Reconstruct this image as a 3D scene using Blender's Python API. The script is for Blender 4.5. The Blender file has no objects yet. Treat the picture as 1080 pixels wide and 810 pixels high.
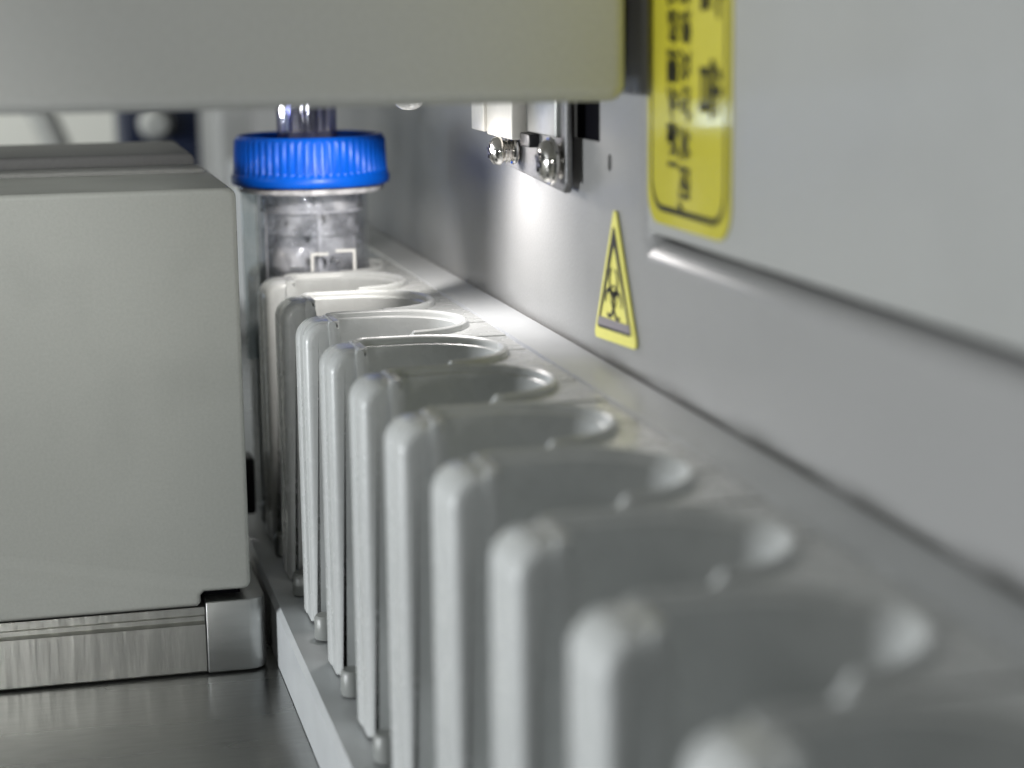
import bpy, bmesh, math, random
from mathutils import Vector, Matrix
random.seed(7)
sc = bpy.context.scene
COL = sc.collection
pi = math.pi

# ------------------------------------------------------------------ camera
cam_d = bpy.data.cameras.new('camera'); cam = bpy.data.objects.new('camera', cam_d); COL.objects.link(cam)
Rm = Matrix(((0.9699, 0.0562, -0.2368), (-0.2431, 0.1767, -0.9538), (-0.0118, 0.9827, 0.1851)))
q = Rm.to_quaternion(); q.normalize()
cam.matrix_world = Matrix.Translation((0, 0, .146)) @ q.to_matrix().to_4x4()
cam_d.sensor_width = 36; cam_d.lens = 36 * 2040 / 1080
cam_d.clip_start = .01; cam_d.clip_end = 50
cam_d.dof.use_dof = True; cam_d.dof.focus_distance = .425; cam_d.dof.aperture_fstop = 12.2
sc.camera = cam

# ------------------------------------------------------------------ world and lamps
w = bpy.data.worlds.new('World'); sc.world = w; w.use_nodes = True
w.node_tree.nodes['Background'].inputs[0].default_value = (.80, .88, .86, 1)
w.node_tree.nodes['Background'].inputs[1].default_value = .055
sc.view_settings.view_transform = 'Standard'; sc.view_settings.look = 'None'
sc.view_settings.exposure = 0; sc.view_settings.gamma = 1
sc.cycles.use_denoising = True
try: sc.cycles.denoiser = 'OPENIMAGEDENOISE'
except Exception: pass
sc.cycles.max_bounces = 14; sc.cycles.transmission_bounces = 12; sc.cycles.transparent_max_bounces = 12
sc.cycles.caustics_reflective = False; sc.cycles.caustics_refractive = False

def lamp(name, kind, loc, target, power, color, size=.1, **kw):
    d = bpy.data.lights.new(name, kind); d.energy = power; d.color = color
    if kind == 'AREA': d.shape = 'RECTANGLE'; d.size = size; d.size_y = kw.get('sy', size)
    else: d.shadow_soft_size = size
    if kind == 'SPOT': d.spot_size = math.radians(kw.get('cone', 60)); d.spot_blend = kw.get('blend', .5)
    o = bpy.data.objects.new(name, d); COL.objects.link(o); o.location = loc
    o.rotation_euler = (Vector(target) - Vector(loc)).to_track_quat('-Z', 'Y').to_euler()
    return o
lamp('window_light', 'AREA', (-.92, .22, .062), (.06, .28, .055), 9.4, (.95, .98, 1.0), .40, sy=.07)
lamp('upper_fill', 'AREA', (-.75, .24, .50), (.10, .24, .14), 1.1, (.99, 1, .98), .35, sy=.25)  # added fill from the left for the wall and cover
lamp('beam_fill', 'SPOT', (-.20, -.50, .140), (.0, .32, .210), 5.5, (1, 1, .98), .03, cone=20, blend=.4)  # added narrow spot that brightens only the beam front
lamp('block_fill', 'SPOT', (-.16, -.22, .12), (-.085, .4257, .055), 5.6, (1, 1, .97), .03, cone=24, blend=.25)  # added spot, cone kept to the left block and its base
lamp('ceiling_light', 'AREA', (.04, .08, .95), (.06, .2, .1), .8, (1, .98, .93), .35, sy=.2)
lamp('back_wall_fill', 'AREA', (-.35, 1.15, .45), (-.05, 1.5, .08), 2.4, (1, 1, .95), .3)  # added fill that brightens the background wall alone
# light-emitting diodes under the beam, lighting the cup, the back holders and the panel
lamp('inspection_lamp', 'SPOT', (.078, .440, .1275), (.069, .502, .072), .22, (1, .95, .90), .004, cone=70, blend=.3)
lamp('panel_lamp', 'SPOT', (.0800, .412, .1210), (.105, .402, .0870), .17, (1, .955, .93), .006, cone=140, blend=1)
lamp('edge_lamp', 'SPOT', (.0818, .4205, .1248), (.106, .320, .0935), .09, (1, .96, .94), .003, cone=22, blend=.7)

# ------------------------------------------------------------------ mesh helpers
def sharp(bm, ang=38):
    bm.normal_update()
    for f in bm.faces: f.smooth = True
    for e in bm.edges:
        e.smooth = len(e.link_faces) == 2 and e.calc_face_angle(0) < math.radians(ang)

def obj(name, bm, m, parent=None, loc=None, ang=38):
    bmesh.ops.recalc_face_normals(bm, faces=bm.faces)
    sharp(bm, ang)
    me = bpy.data.meshes.new(name); bm.to_mesh(me); bm.free()
    me.materials.append(m)
    o = bpy.data.objects.new(name, me); COL.objects.link(o)
    if parent: o.parent = parent
    if loc: o.location = loc
    return o

def tag(o, label, cat, group=None):
    o['label'] = label; o['category'] = cat
    if group: o['group'] = group
    return o

def thing(name, label, cat, loc=(0, 0, 0), group=None):
    o = bpy.data.objects.new(name, None); COL.objects.link(o); o.location = loc
    o.empty_display_size = .01
    return tag(o, label, cat, group)

def box(bm, x0, x1, y0, y1, z0, z1, r=0, seg=3):
    t = bmesh.new()
    bmesh.ops.create_cube(t, size=1)
    for v in t.verts:
        v.co = Vector(((x0 + x1) / 2 + v.co.x * (x1 - x0), (y0 + y1) / 2 + v.co.y * (y1 - y0), (z0 + z1) / 2 + v.co.z * (z1 - z0)))
    if r: bmesh.ops.bevel(t, geom=t.edges[:], offset=r, segments=seg, profile=.5, affect='EDGES')
    merge(bm, t)

def merge(bm, t):
    me = bpy.data.meshes.new('tmp'); t.to_mesh(me); t.free(); bm.from_mesh(me); bpy.data.meshes.remove(me)

def prism(bm, pts, axis, a, b, r=0, seg=3):
    """extrude a 2-D outline along axis from a to b; pts in the two other axes, in order"""
    t = bmesh.new()
    def P(p, h):
        return {'X': (h, p[0], p[1]), 'Y': (p[0], h, p[1]), 'Z': (p[0], p[1], h)}[axis]
    va = [t.verts.new(P(p, a)) for p in pts]; vb = [t.verts.new(P(p, b)) for p in pts]
    n = len(pts)
    fa = t.faces.new(va); fb = t.faces.new(vb[::-1])
    for i in range(n): t.faces.new((va[i], va[(i + 1) % n], vb[(i + 1) % n], vb[i]))
    bmesh.ops.recalc_face_normals(t, faces=t.faces)
    if r:
        es = [e for e in t.edges if fa in e.link_faces or fb in e.link_faces]
        bmesh.ops.bevel(t, geom=es, offset=r, segments=seg, profile=.5, affect='EDGES')
    merge(bm, t)

def rrect(x0, x1, y0, y1, r, n=6):
    """rounded rectangle; r may be 4 radii: (x0y0, x1y0, x1y1, x0y1)"""
    if not isinstance(r, (tuple, list)): r = (r,) * 4
    out = []
    for (cx, cy, a0, rr) in ((x0, y0, pi, r[0]), (x1, y0, 1.5 * pi, r[1]), (x1, y1, 0, r[2]), (x0, y1, .5 * pi, r[3])):
        if rr <= 1e-6: out.append((cx, cy)); continue
        mx = cx + (rr if cx == x0 else -rr); my = cy + (rr if cy == y0 else -rr)
        for k in range(n + 1):
            a = a0 + k / n * pi / 2
            out.append((mx + rr * math.cos(a), my + rr * math.sin(a)))
    return out

def lathe(bm, prof, axis='Z', c=(0, 0, 0), n=48, mod=None, closed=False):
    """prof: list of (radius, height)"""
    t = bmesh.new(); rings = []
    for (r, h) in prof:
        ring = []
        for k in range(n):
            a = 2 * pi * k / n; rr = r * (mod(a, h, k) if mod else 1)
            u, v = rr * math.cos(a), rr * math.sin(a)
            p = {'Z': (u, v, h), 'X': (h, u, v), 'Y': (u, h, v)}[axis]
            ring.append(t.verts.new(Vector(p) + Vector(c)))
        rings.append(ring)
    for i in range(len(rings) - 1 + (1 if closed else 0)):
        A, B = rings[i], rings[(i + 1) % len(rings)]
        for k in range(n): t.faces.new((A[k], A[(k + 1) % n], B[(k + 1) % n], B[k]))
    if not closed:
        if prof[0][0] > 1e-7: t.faces.new(rings[0][::-1])
        if prof[-1][0] > 1e-7: t.faces.new(rings[-1])
    bmesh.ops.remove_doubles(t, verts=t.verts, dist=1e-7)
    merge(bm, t)

def loft(bm, rings, cap0=True, cap1=True):
    t = bmesh.new(); R = [[t.verts.new(p) for p in r] for r in rings]; n = len(R[0])
    for A, B in zip(R, R[1:]):
        for k in range(n): t.faces.new((A[k], A[(k + 1) % n], B[(k + 1) % n], B[k]))
    if cap0: t.faces.new(R[0][::-1])
    if cap1: t.faces.new(R[-1])
    merge(bm, t)

def tube(bm, pts, r, n=10):
    pts = [Vector(p) for p in pts]; rings = []
    for i, p in enumerate(pts):
        d = (pts[min(i + 1, len(pts) - 1)] - pts[max(i - 1, 0)]).normalized()
        u = d.orthogonal().normalized() if i == 0 else (u - d * u.dot(d)).normalized()
        v = d.cross(u)
        rings.append([p + (u * math.cos(2 * pi * k / n) + v * math.sin(2 * pi * k / n)) * r for k in range(n)])
    loft(bm, rings)

# ------------------------------------------------------------------ materials
def mat(name, col, rough=.5, metal=0, spec=.5, noise=None, bump=None, coat=0, trans=0, ior=1.45, emit=None, rvar=None, stretch=(1, 1, 1), alpha=1, smudge=None):
    """noise: (scale, amount) colour variation of the surface; bump: (scale, strength, distance); rvar: (scale, amount)"""
    m = bpy.data.materials.new(name); m.use_nodes = True
    N = m.node_tree.nodes; L = m.node_tree.links; b = N['Principled BSDF']
    b.inputs['Base Color'].default_value = (*col, 1); b.inputs['Roughness'].default_value = rough
    b.inputs['Metallic'].default_value = metal; b.inputs['Specular IOR Level'].default_value = spec
    b.inputs['IOR'].default_value = ior; b.inputs['Coat Weight'].default_value = coat
    b.inputs['Transmission Weight'].default_value = trans; b.inputs['Alpha'].default_value = alpha
    tc = N.new('ShaderNodeTexCoord'); mp = N.new('ShaderNodeMapping'); L.new(tc.outputs['Object'], mp.inputs[0])
    mp.inputs['Scale'].default_value = stretch
    def nz(scale, detail=4):
        n = N.new('ShaderNodeTexNoise'); n.inputs['Scale'].default_value = scale; n.inputs['Detail'].default_value = detail
        L.new(mp.outputs[0], n.inputs['Vector']); return n
    if noise:
        n = nz(noise[0]); r = N.new('ShaderNodeMapRange')
        r.inputs['From Min'].default_value = .3; r.inputs['From Max'].default_value = .7
        r.inputs['To Min'].default_value = 1 - noise[1]; r.inputs['To Max'].default_value = 1 + noise[1]
        L.new(n.outputs['Fac'], r.inputs['Value'])
        if smudge:
            n2 = nz(smudge[0], 6); r2 = N.new('ShaderNodeMapRange'); r2.inputs['From Min'].default_value = .52; r2.inputs['From Max'].default_value = .75
            r2.inputs['To Min'].default_value = 1; r2.inputs['To Max'].default_value = 1 - 2 * smudge[1]; L.new(n2.outputs['Fac'], r2.inputs['Value'])
            mm = N.new('ShaderNodeMath'); mm.operation = 'MULTIPLY'; L.new(r.outputs[0], mm.inputs[0]); L.new(r2.outputs[0], mm.inputs[1]); r = mm
        x = N.new('ShaderNodeVectorMath'); x.operation = 'SCALE'; x.inputs[0].default_value = col
        L.new(r.outputs[0], x.inputs['Scale']); L.new(x.outputs[0], b.inputs['Base Color'])
    if rvar:
        n = nz(rvar[0]); r = N.new('ShaderNodeMapRange')
        r.inputs['From Min'].default_value = .3; r.inputs['From Max'].default_value = .7
        r.inputs['To Min'].default_value = max(0, rough - rvar[1]); r.inputs['To Max'].default_value = rough + rvar[1]
        L.new(n.outputs['Fac'], r.inputs['Value']); L.new(r.outputs[0], b.inputs['Roughness'])
    if bump:
        n = nz(bump[0], 3); bp = N.new('ShaderNodeBump'); bp.inputs['Strength'].default_value = bump[1]
        bp.inputs['Distance'].default_value = bump[2]
        L.new(n.outputs['Fac'], bp.inputs['Height']); L.new(bp.outputs[0], b.inputs['Normal'])
    if emit:
        b.inputs['Emission Color'].default_value = (*emit[0], 1); b.inputs['Emission Strength'].default_value = emit[1]
    return m

M = {}
M['holder'] = mat('holder_plastic', (.50, .515, .51), .27, noise=(60, .04), bump=(900, .12, .0002), rvar=(150, .06))
M['paint'] = mat('powder_paint', (.43, .44, .41), .46, noise=(1400, .04), smudge=(38, .05), rvar=(30, .10), bump=(2200, .12, .0002))
M['paint_mid'] = mat('mid_paint', (.32, .32, .31), .5, noise=(900, .06), bump=(2200, .25, .0002))
M['paint_dark'] = mat('dark_paint', (.13, .13, .13), .5, noise=(900, .06), bump=(2200, .25, .0002))
M['beam'] = mat('beam_paint', (.50, .51, .495), .45, noise=(1200, .05), bump=(2200, .25, .0002))
M['wall'] = mat('panel_paint', (.275, .275, .273), .38, noise=(1500, .06), smudge=(26, .035), rvar=(22, .07), bump=(1800, .3, .0002))
M['cover'] = mat('cover_paint', (.335, .34, .33), .42, noise=(1500, .04), smudge=(20, .03), rvar=(22, .08), bump=(1800, .25, .0002))
M['rail'] = mat('rail_plastic', (.53, .55, .56), .35, noise=(80, .05), bump=(700, .1, .0002))
M['pin'] = mat('pin_grey', (.26, .27, .26), .35)
M['milled'] = mat('milled_aluminium', (.52, .52, .49), .36, 1, noise=(420, .12), bump=(420, .35, .0003), stretch=(1, 1, .12))
M['alu'] = mat('aluminium', (.42, .43, .42), .38, 1, noise=(300, .07), bump=(500, .2, .0002), stretch=(.2, 1, 1))
M['steel_table'] = mat('steel_table', (.37, .375, .37), .27, 1, noise=(900, .07), bump=(900, .12, .0001), rvar=(40, .05), stretch=(.15, 1, 1))
M['steel'] = mat('bright_steel', (.75, .73, .70), .14, 1, bump=(1500, .15, .0002))
M['plate'] = mat('bracket_plate', (.20, .20, .205), .45, .5, noise=(1500, .15), bump=(1800, .3, .0002))
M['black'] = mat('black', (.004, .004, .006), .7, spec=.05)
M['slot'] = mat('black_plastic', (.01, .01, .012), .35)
M['sensor'] = mat('white_block', (.62, .60, .55), .4, noise=(400, .04), bump=(800, .15, .0002))
M['cap'] = mat('blue_cap', (.001, .10, .60), .36, spec=.35, bump=(700, .1, .0002), noise=(200, .05))
def clear(name, tint, fac, rough, col, bump=None, gloss=.05):
    """thin clear plastic: mostly see-through with a fresnel gloss and a little milky body"""
    m = bpy.data.materials.new(name); m.use_nodes = True; N = m.node_tree.nodes; L = m.node_tree.links
    N.remove(N['Principled BSDF']); out = N['Material Output']
    tr = N.new('ShaderNodeBsdfTransparent'); tr.inputs[0].default_value = (*tint, 1)
    df = N.new('ShaderNodeBsdfPrincipled'); df.inputs['Base Color'].default_value = (*col, 1); df.inputs['Roughness'].default_value = rough
    gl = N.new('ShaderNodeBsdfGlossy'); gl.inputs['Roughness'].default_value = rough
    tc = N.new('ShaderNodeTexCoord'); n = N.new('ShaderNodeTexNoise'); n.inputs['Scale'].default_value = bump[0]; n.inputs['Detail'].default_value = 4
    L.new(tc.outputs['Object'], n.inputs['Vector'])
    bp = N.new('ShaderNodeBump'); bp.inputs['Strength'].default_value = bump[1]; bp.inputs['Distance'].default_value = bump[2]
    L.new(n.outputs['Fac'], bp.inputs['Height'])
    for x in (df, gl): L.new(bp.outputs[0], x.inputs['Normal'])
    lw = N.new('ShaderNodeLayerWeight'); lw.inputs['Blend'].default_value = .5; L.new(bp.outputs[0], lw.inputs['Normal'])
    pw = N.new('ShaderNodeMath'); pw.operation = 'POWER'; pw.inputs[1].default_value = 4; L.new(lw.outputs['Facing'], pw.inputs[0])
    fr = N.new('ShaderNodeMath'); fr.operation = 'MULTIPLY_ADD'; fr.inputs[1].default_value = .6; fr.inputs[2].default_value = gloss; L.new(pw.outputs[0], fr.inputs[0])
    r = N.new('ShaderNodeMapRange'); r.inputs['From Min'].default_value = .35; r.inputs['From Max'].default_value = .65
    r.inputs['To Min'].default_value = fac[0]; r.inputs['To Max'].default_value = fac[1]; L.new(n.outputs['Fac'], r.inputs['Value'])
    m1 = N.new('ShaderNodeMixShader'); L.new(r.outputs[0], m1.inputs[0]); L.new(tr.outputs[0], m1.inputs[1]); L.new(df.outputs[0], m1.inputs[2])
    m2 = N.new('ShaderNodeMixShader'); L.new(fr.outputs[0], m2.inputs[0]); L.new(m1.outputs[0], m2.inputs[1]); L.new(gl.outputs[0], m2.inputs[2])
    L.new(m2.outputs[0], out.inputs[0]); return m
M['cup'] = clear('clear_plastic', (.96, .97, .99), (.0, .10), .06, (.8, .8, .82), (150, .25, .0006), gloss=.07)
M['cup_in'] = clear('frosted_plastic', (.96, .96, .98), (.16, .74), .12, (.95, .95, .98), (210, .9, .0018), gloss=.12)
M['tab'] = clear('grey_clear_plastic', (.78, .82, .83), (.10, .25), .12, (.5, .53, .53), (200, .2, .0004))
M['rod'] = clear('milky_plastic', (.95, .95, .97), (.5, .95), .12, (.85, .85, .88), (300, .3, .0006))
M['nozzle'] = clear('bluish_clear_plastic', (.50, .52, .78), (.05, .25), .05, (.62, .62, .80), (90, .15, .0004), gloss=.30)
M['droplet'] = mat('clear_plastic', (.93, .95, .97), .04, trans=1, ior=1.45, bump=(160, .15, .0004))
M['mark'] = mat('white_print', (.85, .85, .82), .5)
M['yellow'] = mat('yellow_film', (.52, .47, .045), .13, coat=.4, noise=(700, .04))
M['bio_yellow'] = mat('biohazard_yellow', (.72, .68, .16), .35, noise=(700, .04))
M['ink'] = mat('black_ink', (.012, .012, .008), .4, spec=.3)
M['bio_ink'] = mat('dark_ink', (.02, .018, .02), .45, spec=.3)
M['bio_bar'] = mat('grey_ink', (.22, .20, .22), .4)
M['navy'] = mat('navy_plastic', (.004, .01, .035), .4)
M['bwall'] = mat('background_wall', (.80, .81, .76), .7, noise=(3, .03))
M['band'] = mat('pole_grey', (.45, .46, .44), .6)
M['glare_panel'] = mat('glare_panel_glow', (.5, .6, .8), .4, emit=((.62, .78, 1.0), 3.5))
M['lens'] = mat('lens', (.9, .9, .9), .1, .6, emit=((1, .96, .9), .25))

# ------------------------------------------------------------------ setting: table and background
bm = bmesh.new(); box(bm, -.5, .30, -.1, .9, -.004, 0)
o = obj('table', bm, M['steel_table']); o['kind'] = 'structure'
bm = bmesh.new(); box(bm, -.24, .6, 1.50, 1.52, -.2, .8)
o = obj('background_wall', bm, M['bwall']); o['kind'] = 'structure'
bm = bmesh.new(); box(bm, -.60, -.308, 1.46, 1.47, .02, .075)
o = obj('glare_panel', bm, M['glare_panel']); tag(o, 'added bluish glowing panel out of view, giving the glare in the warning sign', 'glare_panel')  # unseen emitter, placed so its reflection falls on the sign
bm = bmesh.new(); tube(bm, [(-.02, 1.25, .17), (.035, 1.25, .03), (.07, 1.25, -.06)], .0085)
o = obj('leaning_pole', bm, M['band']); tag(o, 'blurred grey pole leaning in front of the pale background wall', 'pole')
t = thing('laboratory_instrument', 'blurred navy instrument with a round white knob behind the blue capped cup', 'instrument', (.07, 1.08, -.1))
bm = bmesh.new(); box(bm, -.020, .030, 0, .06, 0, .245, .004); obj('body', bm, M['navy'], t)
bm = bmesh.new(); box(bm, .002, .028, -.03, .0, 0, .185, .004); obj('column', bm, M['navy'], t)
bm = bmesh.new(); lathe(bm, [(0, -.012), (.006, -.011), (.009, -.006), (.009, 0)], 'Y', (-.001, 0, .1925), 32); obj('knob', bm, M['band'], t)
t = thing('background_cabinet', 'blurred grey rounded cabinet beyond the blue capped cup', 'cabinet', (.135, .95, -.1))
bm = bmesh.new(); prism(bm, rrect(-.045, .05, 0, .246, (0, 0, 0, .022)), 'Y', 0, .1, .004); obj('casing', bm, M['cover'], t)

# ------------------------------------------------------------------ right machine panel
XW = .106
bm = bmesh.new()
# L-shaped sheet: full height beyond Y .326, low below the cover opening
OZ, OY = .1073, .3262
pts = [(-.05, -.02), (1.05, -.02), (1.05, .34), (OY, .34), (OY, OZ + .0012), (OY - .0012, OZ), (-.05, OZ)]
prism(bm, pts, 'X', XW, XW + .0095, .0042, 9)
panel = obj('machine_panel', bm, M['wall'])
tag(panel, 'grey painted side panel of the machine with a rolled edge under the cover', 'panel')
def cut(target, bmc):
    c = obj('cutter', bmc, M['black'])
    md = target.modifiers.new('cut', 'BOOLEAN'); md.operation = 'DIFFERENCE'; md.solver = 'EXACT'; md.object = c
    bpy.context.view_layer.update()
    me = bpy.data.meshes.new_from_object(target.evaluated_get(bpy.context.evaluated_depsgraph_get()))
    old = target.data; target.modifiers.clear(); target.data = me; bpy.data.meshes.remove(old)
    bpy.data.objects.remove(c)
    t = bmesh.new(); t.from_mesh(me); sharp(t, 30)
    for f in t.faces: f.smooth = f.calc_area() < 2e-4 and max(abs(x) for x in f.normal) < .999
    t.to_mesh(me); t.free()
bm = bmesh.new(); box(bm, XW - .01, XW + .02, .3552, .3730, .1229, .150)
cut(panel, bm)
bm = bmesh.new(); prism(bm, rrect(.3478, .3499, .1178, .1211, .0009, 4), 'X', XW - .01, XW + .02)
cut(panel, bm)
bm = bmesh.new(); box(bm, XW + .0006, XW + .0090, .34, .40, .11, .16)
obj('inner_shade', bm, M['black'], panel)  # black liner close behind the holes, in place of the darkness inside
# black sheet added behind the cover gap to stand in for its shade
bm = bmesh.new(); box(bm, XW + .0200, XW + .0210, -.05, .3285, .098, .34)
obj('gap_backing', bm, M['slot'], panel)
bm = bmesh.new(); prism(bm, rrect(-.05, .3252, .1088, .34, .0015), 'X', XW - .0003, XW + .004, .0009, 4)
tag(obj('cover_panel', bm, M['cover']), 'smooth grey cover panel at right carrying the tall yellow warning sign', 'cover')

# ------------------------------------------------------------------ yellow warning sign
sg = thing('warning_sign', 'tall yellow warning sign with black rotated lettering on the cover panel', 'sign', (XW - .0007, .3035, .111))
SX = 0
def sy(y): return y - .3035
def sz(z): return z - .111
Y0, Y1, Z0, Z1 = .2828, .3238, .1112, .215
bm = bmesh.new(); prism(bm, rrect(sy(Y0), sy(Y1), sz(Z0), sz(Z1), .0055, 8), 'X', 0, .0004); obj('backing', bm, M['yellow'], sg)
def frame(bm, outer, inner, x, th=.0001):
    t = bmesh.new(); n = len(outer)
    a = [t.verts.new((x, *p)) for p in outer]; b = [t.verts.new((x, *p)) for p in inner]
    for i in range(n): t.faces.new((a[i], a[(i + 1) % n], b[(i + 1) % n], b[i]))
    merge(bm, t)
bm = bmesh.new()
m1, m2 = .0016, .0024
frame(bm, rrect(sy(Y0 + m1), sy(Y1 - m1 - .0006), sz(Z0 + .0022), sz(Z1 - m1), .0058, 8), rrect(sy(Y0 + m2), sy(Y1 - m2 - .0004), sz(Z0 + .0033), sz(Z1 - m2), .0050, 8), -.00008)
obj('border', bm, M['ink'], sg)

def glyph(ch, yc, zc, size, m, parent, bm_out, x, wfac=1):
    """one character lying on its side: its top points to -Y (towards the viewer), reading runs downwards"""
    cu = bpy.data.curves.new('t', 'FONT'); cu.body = ch; cu.size = 1; cu.resolution_u = 3
    cu.offset = .026
    ob = bpy.data.objects.new('t', cu); COL.objects.link(ob)
    bpy.context.view_layer.update()
    me = bpy.data.meshes.new_from_object(ob.evaluated_get(bpy.context.evaluated_depsgraph_get()))
    bpy.data.objects.remove(ob); bpy.data.curves.remove(cu)
    t = bmesh.new(); t.from_mesh(me); bpy.data.meshes.remove(me)
    xs = [v.co.x for v in t.verts]; ys = [v.co.y for v in t.verts]
    if not xs: t.free(); return
    mx, my = (min(xs) + max(xs)) / 2, (min(ys) + max(ys)) / 2
    s = size
    if ch not in '，！': s = size / max(max(ys) - min(ys), max(xs) - min(xs))
    for v in t.verts:
        u, k = (v.co.x - mx) * s, (v.co.y - my) * s
        v.co = Vector((x, yc - k * wfac, zc - u))
    merge(bm_out, t)
def line(chars, yc, size, m, name):
    bm = bmesh.new()
    for ch, z in chars: glyph(ch, sy(yc), sz(.146 + z), size, m, sg, bm, -.0001)
    return obj(name, bm, m, sg)
line([('警', .0045), ('告', -.0112)], .2918, .0100, M['ink'], 'heading')
line([('后', .0049), ('请', -.0014), ('及', -.0078), ('时', -.0140), ('关', -.0205), ('闭', -.0269)], .3040, .0059, M['ink'], 'lettering')
line([('免', .0049), ('碰', -.0014), ('撞', -.0078), ('头', -.0140), ('部', -.0200)], .3103, .0059, M['ink'], 'lettering')
bm = bmesh.new(); glyph('，', sy(.3062), sz(.146 - .0308), .006, M['ink'], sg, bm, -.0001); glyph('！', sy(.3102), sz(.146 - .0242), .006, M['ink'], sg, bm, -.0001)
obj('punctuation', bm, M['ink'], sg)

# ------------------------------------------------------------------ biohazard label
bl = thing('biohazard_label', 'small yellow triangular biohazard label on the grey panel below the screw bracket', 'label', (XW - .0006, .345, .086))
def by(y): return y - .345
def bz(z): return z + .146 - .086
def rtri(pts, r, n=5):
    out = []
    c = [Vector(p) for p in pts]
    for i in range(3):
        p, a, b = c[i], c[i - 1], c[(i + 1) % 3]
        u, v = (a - p).normalized(), (b - p).normalized()
        half = u.angle(v) / 2; d = r / math.tan(half); cc = p + (u + v).normalized() * (r / math.sin(half))
        s, e = p + u * d - cc, p + v * d - cc
        a0 = math.atan2(s.y, s.x); da = math.atan2(e.y, e.x) - a0; da = (da + pi) % (2 * pi) - pi
        for k in range(n + 1):
            out.append((cc.x + r * math.cos(a0 + da * k / n), cc.y + r * math.sin(a0 + da * k / n)))
    return out
T = [(by(.3453), bz(-.0338)), (by(.3575), bz(-.0612)), (by(.3287), bz(-.0592))]
T = [(by(.3440), bz(-.0338)), (by(.3578), bz(-.0608)), (by(.3302), bz(-.0592))]
bm = bmesh.new(); prism(bm, rtri(T, .0011), 'X', 0, .0004); obj('backing', bm, M['bio_yellow'], bl)
To = [(by(.3443), bz(-.0375)), (by(.3552), bz(-.0585)), (by(.3332), bz(-.0573))]
Ti = [(by(.3443), bz(-.0415)), (by(.3536), bz(-.0573)), (by(.3350), bz(-.0562))]
bm = bmesh.new(); frame(bm, rtri(To, .0006), rtri(Ti, .0003), -.0001); obj('border', bm, M['bio_ink'], bl)
bm = bmesh.new(); prism(bm, [(by(.3549), bz(-.0579)), (by(.3336), bz(-.0568)), (by(.3340), bz(-.0553)), (by(.3540), bz(-.0562))], 'X', -.0002, -.0001); obj('bar', bm, M['bio_bar'], bl)
bm = bmesh.new()
def arc(bm, cx, cy, r, a0, a1, w0, w1, n=28):
    t = bmesh.new(); A = []; B = []
    for k in range(n + 1):
        u = k / n; a = a0 + (a1 - a0) * u; wd = w0 + (w1 - w0) * math.sin(pi * u)
        A.append(t.verts.new((-.0001, cx - (r + wd) * math.cos(a), cy + (r + wd) * math.sin(a))))
        B.append(t.verts.new((-.0001, cx - (r - wd) * math.cos(a), cy + (r - wd) * math.sin(a))))
    for k in range(n): t.faces.new((A[k], A[k + 1], B[k + 1], B[k]))
    merge(bm, t)
SCY, SCZ = by(.3445), bz(-.0513)
for d in (90, 210, 330):
    a = math.radians(d); ex, ez = SCY - .0030 * math.cos(a), SCZ + .0030 * math.sin(a)
    arc(bm, ex, ez, .0025, a + .50, a + 2 * pi - .50, .00036, .00048)
arc(bm, SCY, SCZ, .0020, .0, 2 * pi, .00018, .00018)
obj('symbol', bm, M['bio_ink'], bl)

# ------------------------------------------------------------------ sensor bracket with screws
br = thing('screw_bracket', 'dark steel bracket with two bright screws and a white block under the beam', 'bracket', (XW, .39, .112))
def B_(p): return (p[0] - XW, p[1] - .39, p[2] - .112)
bm = bmesh.new()
pts = [(.3690 - .39, .1135 - .112), (.3700 - .39, .1121 - .112), (.4180 - .39, .1145 - .112), (.4240 - .39, .1195 - .112), (.4240 - .39, .150 - .112), (.3690 - .39, .150 - .112)]
prism(bm, pts, 'X', -.0032, -.0015, .0004, 3); obj('plate', bm, M['plate'], br)
bm = bmesh.new(); box(bm, -.0042, -.0030, .3720 - .39, .3955 - .39, .1229 - .112, .150 - .112, .0003); obj('upright', bm, M['alu'], br)
bm = bmesh.new(); box(bm, -.0036, -.0022, .3665 - .39, .3689 - .39, .114 - .112, .150 - .112, .0004)
obj('side_flange', bm, M['plate'], br)
def screw(y, z, x_head, x_base, r):
    bm = bmesh.new(); hx = x_head
    # domed head with a cross recess
    lathe(bm, [(0, hx), (r * .28, hx + .00005), (r * .30, hx + .0007), (r * .36, hx + .0001), (r * .62, hx + .0003), (r * .86, hx + .0009), (r, hx + .0018), (r, hx + .0025), (r * .9, hx + .0027), (0, hx + .0027)], 'X', (0, y, z), 32)
    s = obj('screw', bm, M['steel'], br)
    bm = bmesh.new(); k = hx + .0027
    prof = []
    while k < x_base - .0003:
        prof += [(r * .70, k), (r * .84, k + .0003), (r * .70, k + .0006)]; k += .0008
    prof = [(0, prof[0][1])] + prof + [(0, prof[-1][1])]
    lathe(bm, prof, 'X', (0, y, z), 28); obj('thread', bm, M['steel'], s)
    bm = bmesh.new()
    for j in range(2):
        a = j * pi / 2 + .4
        c, si = math.cos(a), math.sin(a); t = bmesh.new(); box(t, hx - .00012, hx + .0006, -r * .48, r * .48, -r * .09, r * .09)
        bmesh.ops.rotate(t, verts=t.verts, cent=(0, 0, 0), matrix=Matrix.Rotation(a, 3, 'X')); bmesh.ops.translate(t, verts=t.verts, vec=(0, y, z)); merge(bm, t)
    obj('recess', bm, M['slot'], s)
    return s
s2 = screw(.3715 - .39, .1184 - .112, -.0080, -.0032, .0043)
bm = bmesh.new(); lathe(bm, [(0, -.0058), (.0046, -.0058), (.0048, -.0054), (.0046, -.0048), (0, -.0048)], 'X', (0, .3715 - .39, .1184 - .112), 32); obj('washer', bm, M['steel'], s2)
s1 = screw(.4050 - .39, .1184 - .112, -.0100, -.0032, .0031)
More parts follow.
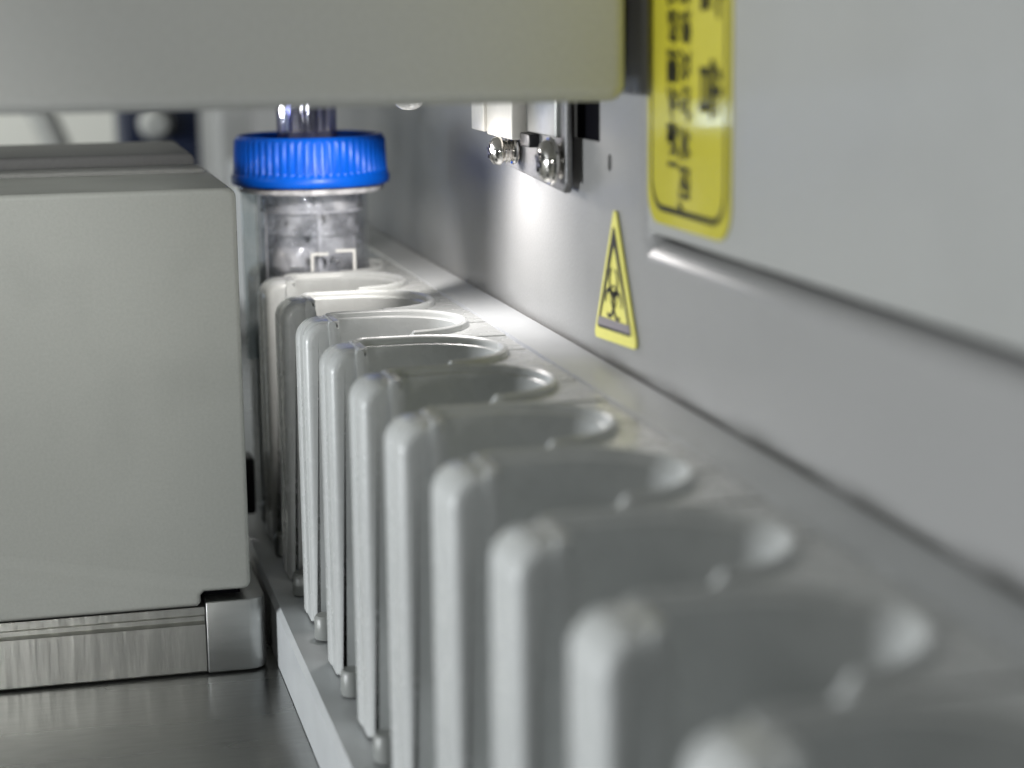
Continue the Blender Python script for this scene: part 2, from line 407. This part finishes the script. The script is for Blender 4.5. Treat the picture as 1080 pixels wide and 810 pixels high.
bm = bmesh.new(); lathe(bm, [(0, -.0050), (.0030, -.0050), (.0032, -.0046), (.0030, -.0041), (0, -.0041)], 'X', (0, .4050 - .39, .1186 - .112), 32); obj('washer', bm, M['steel'], s1)
bm = bmesh.new(); box(bm, -.0080, -.0004, .4185 - .39, .4300 - .39, .1218 - .112, .1320 - .112, .0004); box(bm, -.0072, -.0034, .3960 - .39, .4183 - .39, .1212 - .112, .1320 - .112, .0004)
obj('white_block', bm, M['sensor'], br)
bm = bmesh.new(); box(bm, -.0055, -.0033, .3880 - .39, .3955 - .39, .1200 - .112, .1228 - .112, .0003); obj('black_stop', bm, M['slot'], br)

# ------------------------------------------------------------------ gantry beam
bm = bmesh.new()
prism(bm, rrect(-.60, .1004, .1320, .30, (.0035, .0030, 0, 0), 8), 'Y', .320, .345, .0022, 6)
beam = tag(obj('gantry_beam', bm, M['beam']), 'wide grey painted metal beam crossing the top of the picture', 'beam')
bm = bmesh.new(); lathe(bm, [(0, 0), (.0016, .0002), (.0028, .001), (.0033, .0024), (.0033, .0078), (0, .0078)], 'Z', (0, 0, 0), 32)
tag(obj('lamp_lens', bm, M['lens'], None, (.0818, .4200, .1268)), 'tiny shiny round lamp lens peeking out below the beam', 'lamp')
bm = bmesh.new(); box(bm, .040, .102, .3452, .56, .1345, .24, .002); obj('head_housing', bm, M['beam'], beam)

# ------------------------------------------------------------------ painted block and its metal base
hb = thing('instrument_block', 'grey painted metal block with stepped top on a milled metal base at left', 'machine block', (0, .4257, 0))
bm = bmesh.new()
out = [(-.40, .0163)] + [(.0326 - .0008, .0163), (.0326, .0171), (.0326, .0188), (.0334, .0196)]
out += rrect(.0335, .0440, .0196, .1107, (0, .0018, .0022, 0), 5)[1:-1] + [(-.40, .1107)]
prism(bm, out, 'Y', 0, .066, .0011, 5)
obj('painted_cover', bm, M['paint'], hb)
bm = bmesh.new(); prism(bm, rrect(-.40, .0405, .1095, .1146, (0, 0, .0022, 0), 5), 'Y', .0600, .113, .0008, 4); obj('raised_step', bm, M['paint_dark'], hb)
bm = bmesh.new(); prism(bm, rrect(-.40, .0414, .11, .1117, (0, 0, .0006, 0), 5), 'Y', .046, .0595, .0004, 3); obj('top_plate', bm, M['paint_mid'], hb)
bm = bmesh.new(); prism(bm, [(.0012, .0004), (.0008, .0008), (.0008, .0118), (.0020, .0124), (.0020, .0134), (.0012, .0140), (.0012, .0158), (.03, .0158), (.03, .0004)], 'X', -.40, .0334)
obj('base_bar', bm, M['milled'], hb)
bm = bmesh.new(); prism(bm, rrect(.0337, .0473, 0, .064, (.0002, .0042, .0042, .0002), 8), 'Z', .0004, .0172, .0004, 3); obj('corner_block', bm, M['alu'], hb)
bm = bmesh.new(); box(bm, -.39, .0325, .012, .06, .0155, .02); box(bm, .0325, .042, .006, .06, .0168, .02); obj('recess', bm, M['black'], hb)  # black solids stand in for the shade under the painted cover
bm = bmesh.new(); box(bm, .0440, .0536, .4975, .5075, .0185, .0335, .0008)
tag(obj('black_stopper', bm, M['slot']), 'small black rubber stopper between the painted block and the rack', 'stopper')

# ------------------------------------------------------------------ conveyor rail and the guide strip
bm = bmesh.new(); prism(bm, [(.0497, .0003), (.0497, .0130), (.0507, .0140), (.1045, .0140), (.1045, .0003)], 'Y', .05, .66)
tag(obj('conveyor_rail', bm, M['rail']), 'long pale grey rail carrying the row of specimen holders', 'rail')
bm = bmesh.new(); prism(bm, [(.0957, .0145), (.0957, .0804), (.0963, .0811), (.1056, .0813), (.10585, .0810), (.10585, .0145)], 'Y', .03, .98)
tag(obj('guide_strip', bm, M['rail']), 'pale flat guide strip between the holders and the machine panel', 'strip')

# ------------------------------------------------------------------ specimen holders
def dshape(ins, n1=6, n2=28, xl=.0074, hd=.0168, xc=.0210, rl=.0048, nf=14):
    """D-shaped plan outline in holder coordinates (x from the fins edge), inset by ins"""
    pts = []; r = hd - ins
    for k in range(n2 + 1):
        a = -pi / 2 + pi * k / n2; pts.append((xc + r * math.cos(a), r * math.sin(a)))
    rr = max(rl - ins, .0008); x0 = xl + ins
    for k in range(n1 + 1):
        a = pi / 2 + k / n1 * pi / 2; pts.append((x0 + rr + rr * math.cos(a), r - rr + rr * math.sin(a)))
    for k in range(n1 + 1):
        a = pi + k / n1 * pi / 2; pts.append((x0 + rr + rr * math.cos(a), -r + rr + rr * math.sin(a)))
    m = len(pts) - n1 - 1; a, b = pts[m - 1], pts[m]
    pts[m:m] = [(x0, a[1] + (b[1] - a[1]) * k / nf) for k in range(1, nf)]
    a, b = pts[-1], pts[0]
    pts += [(a[0] + (b[0] - a[0]) * k / nf, -r) for k in range(1, nf)]
    return pts
def make_holder():
    t = thing('specimen_holder', '', 'holder')
    H = .0678
    def dip(x, y):
        # the wall is cut low between the fins and the middle of the front side
        u = min(1, max(0, (.0225 - x) / .011)) * min(1, max(0, (.0015 - y) / .003))
        return .046 * u * u * (3 - 2 * u)
    prof = [(.0018, .0), (.0010, .0006), (.0008, H - .0042), (.0001, H - .0036), (.0000, H - .0010), (.0003, H - .0003), (.0009, H), (.0014, H - .0002), (.0017, H - .0006), (.0017, H - .0012), (.0019, H - .0015), (.0024, H - .0017), (.0030, H - .006), (.0042, .022), (.0052, .020)]
    bm = bmesh.new(); loft(bm, [[(x, y, z if z < .021 else z - dip(x, y) * (z - .012) / (H - .012)) for x, y in dshape(i)] for i, z in prof]); obj('cup_ring', bm, M['holder'], t)
    # flat corner flange round the far side of the ring
    def corner(s):
        pts = [(.0210 + .0164 * math.cos(a), s * .0164 * math.sin(a)) for a in [pi / 2 - k / 14 * (pi / 2 - .02) for k in range(15)]]
        pts += [(.0419, s * .0005), (.0419, s * .0187), (.0210, s * .0187)]
        return pts
    bm = bmesh.new()
    for s in (1, -1): prism(bm, corner(s), 'Z', H - .0045, H - .0014)
    obj('corner_flange', bm, M['holder'], t)
    # the two upright fins
    bm = bmesh.new(); prism(bm, rrect(.0016, .0086, .0, H - .0004, (.0008, 0, 0, .0046), 9), 'Y', .0085, .0145, .0018, 5); obj('rear_fin', bm, M['holder'], t)
    bm = bmesh.new(); prism(bm, rrect(.0022, .0092, .0, H - .0005, (.0008, 0, 0, .0043), 9), 'Y', .0020, .0068, .0017, 5); obj('front_fin', bm, M['holder'], t)
    bm = bmesh.new(); prism(bm, rrect(.0020, .0102, .0, H - .0002, (.0002, 0, .0004, .0045), 9), 'Y', .0036, .0128, .0009, 4); obj('web', bm, M['holder'], t)
    bm = bmesh.new(); lathe(bm, [(0, 0), (.0024, 0), (.0026, .0004), (.0026, .0046), (.0022, .0052), (.0012, .0052), (0, .0050)], 'Z', (.0036, -.0080, 0), 24); obj('foot_pin', bm, M['pin'], t)
    return t
YS = [.5140, .4790, .4440, .4090, .3725, .3355, .2980, .2605, .2228, .1848, .1465]
LB = ['specimen holder carrying the clear cup with the blue cap, farthest in the row',
      'brightly lit cream holder directly in front of the blue capped cup',
      'third holder of the row from the blue capped cup, half lit rim',
      'fourth holder of the row counted from the blue capped cup',
      'fifth holder of the row counted from the blue capped cup',
      'sixth holder of the row, midway between cup and viewer',
      'fifth nearest holder of the row, slightly blurred',
      'fourth nearest holder of the row, blurred rim',
      'third nearest holder of the row, strongly blurred',
      'second nearest holder of the row, strongly blurred dark opening',
      'nearest holder, only its blurred rounded top at the bottom edge']
h0 = make_holder(); HX = .0537
jig = [(.0012, 0), (.0002, .004), (0, 0), (.0001, -.003), (0, .002), (0, 0), (-.0002, .003), (0, -.002), (0, 0), (-.0001, 0), (0, 0)]
for i, y in enumerate(YS):
    if i == 0: h = h0
    else:
        h = h0.copy(); COL.objects.link(h)
        for ch in h0.children:
            c = ch.copy(); COL.objects.link(c); c.parent = h
    h.location = (HX + jig[i][0], y, .0143 + (i % 2) * .00022); h.rotation_euler = (0, 0, jig[i][1])
    tag(h, LB[i], 'holder', 'specimen holders in a row on the rail')

# ------------------------------------------------------------------ specimen cup with blue cap
CX, CY = .0732, .5150
cp = thing('specimen_cup', 'clear plastic specimen cup with ribbed blue screw cap standing in the last holder', 'cup', (CX, CY, .045))
z = lambda v: v - .045
bm = bmesh.new()
ro, th = .0149, .0010
lathe(bm, [(0, z(.050)), (ro - .0016, z(.050)), (ro - .0006, z(.052)), (ro, z(.060)), (ro + .0002, z(.1025)), (ro + .0045, z(.1028)), (ro + .0045, z(.1040)), (ro - th, z(.1040)), (ro - th, z(.055)), (0, z(.053))], 'Z', (0, 0, 0), 96)
obj('cup_body', bm, M['cup'], cp, None, 30)
# inner chamber with stepped rings and a divider
bm = bmesh.new()
pr = [(.0, z(.066)), (.0090, z(.066)), (.0108, z(.069)), (.0112, z(.078)), (.0118, z(.0785)), (.0118, z(.0800)), (.0113, z(.0805)), (.0115, z(.0905)), (.0125, z(.0910)), (.0125, z(.0925)), (.0116, z(.0930)), (.0118, z(.0968)), (.0128, z(.0975)), (.0128, z(.1020)), (0, z(.1020))]
lathe(bm, pr, 'Z', (0, 0, 0), 64, mod=lambda a, h, k: 1.07 + .035 * math.sin(3 * a + 40 * h) * math.sin(7 * a))
inner = obj('inner_chamber', bm, M['cup_in'], cp)
bm = bmesh.new(); box(bm, -.0006, .0006, -.0138, -.0118, z(.060), z(.1015), .0002); box(bm, -.0132, -.0126, -.0050, -.0035, z(.062), z(.1015), .0002)
obj('divider', bm, M['rod'], cp)
bm = bmesh.new(); lathe(bm, [(0, z(.0815)), (.0050, z(.0815)), (.0062, z(.0830)), (.0060, z(.0868)), (.0052, z(.0880)), (0, z(.0872))], 'Z', (-.0058, -.0066, 0), 32, mod=lambda a, h, k: 1 + .07 * math.sin(5 * a + 900 * h)); obj('scoop', bm, M['rod'], cp)
bm = bmesh.new(); lathe(bm, [(.0149, z(.1020)), (.0192, z(.1021)), (.0195, z(.1027)), (.0195, z(.1034)), (.0149, z(.1035))], 'Z', (0, 0, 0), 96, closed=True); obj('collar', bm, M['rod'], cp)
bm = bmesh.new()
for zz, rr in ((.0968, .0139),): lathe(bm, [(rr - .0003, z(zz)), (rr, z(zz)), (rr, z(zz + .0007)), (rr - .0003, z(zz + .0007))], 'Z', (0, 0, 0), 64, closed=True)
obj('thread_ridge', bm, M['rod'], cp)
bm = bmesh.new()
for k in range(26):
    a = random.uniform(-pi * .93, -pi * .07); r = random.uniform(.0114, .0128); rad = random.uniform(.0004, .0013)
    t = bmesh.new(); bmesh.ops.create_icosphere(t, subdivisions=2, radius=rad)
    c = Vector((r * math.cos(a), r * math.sin(a), z(random.choice([random.uniform(.083, .091), random.uniform(.083, .1)]))))
    for v in t.verts: v.co = Vector((v.co.x, v.co.y * .5, v.co.z * random.uniform(.9, 1.6))) + c
    merge(bm, t)
obj('droplets', bm, M['droplet'], cp)['kind'] = 'stuff'
bm = bmesh.new()
box(bm, -.0028, .0018, -.0155, -.0152, z(.0861), z(.0868)); box(bm, .0038, .0090, -.0155, -.0152, z(.0868), z(.0875)); box(bm, .0083, .0090, -.0155, -.0152, z(.0820), z(.0868)); box(bm, -.0028, -.0021, -.0155, -.0152, z(.0820), z(.0861))
obj('white_mark', bm, M['mark'], cp)
bm = bmesh.new(); prism(bm, rrect(-.0192, -.0150, z(.058), z(.1024), .0005, 3), 'Y', -.0060, -.0040, .0003, 2); obj('side_tab', bm, M['tab'], cp)
# cap
cap = None
bm = bmesh.new(); R0 = .0201
def knurl(a, h, k):
    if z(.1072) < h < z(.1158): return 1 + (.012 if k % 5 in (0, 1, 2) else -.014)
    return 1
lathe(bm, [(R0 - .0025, z(.1038)), (R0 + .0006, z(.1040)), (R0 + .0009, z(.1046)), (R0 + .0009, z(.1062)), (R0 + .0004, z(.1068)), (R0 + .0001, z(.1073)), (R0, z(.1078)), (R0 - .0003, z(.1152)), (R0 - .0004, z(.1160)), (R0 - .0010, z(.1168)), (R0 - .0018, z(.1168)), (R0 - .0024, z(.1160)), (R0 - .0026, z(.1135)), (0, z(.1130)), ], 'Z', (0, 0, 0), 300, mod=knurl)
cap = obj('cap', bm, M['cap'], cp, None, 40)
# clear nozzle standing in the cap and rising behind the beam
nz = thing('dosing_nozzle', 'clear fluted plastic nozzle pressed into the blue cap from above', 'nozzle', (CX - .0006, CY, .113))
bm = bmesh.new()
def flute(a, h, k): return 1 + .13 * math.cos(8 * a)
lathe(bm, [(.0060, 0.0004), (.0070, .0010), (.0072, .0216), (.0052, .0216), (.0050, .001)], 'Z', (0, 0, 0), 72, mod=flute, closed=True)
obj('sleeve', bm, M['nozzle'], nz)
bm = bmesh.new(); lathe(bm, [(0, .0006), (.0016, .0008), (.0030, .006), (.0030, .0216), (0, .0216)], 'Z', (0, 0, 0), 32); obj('needle', bm, M['steel'], nz)
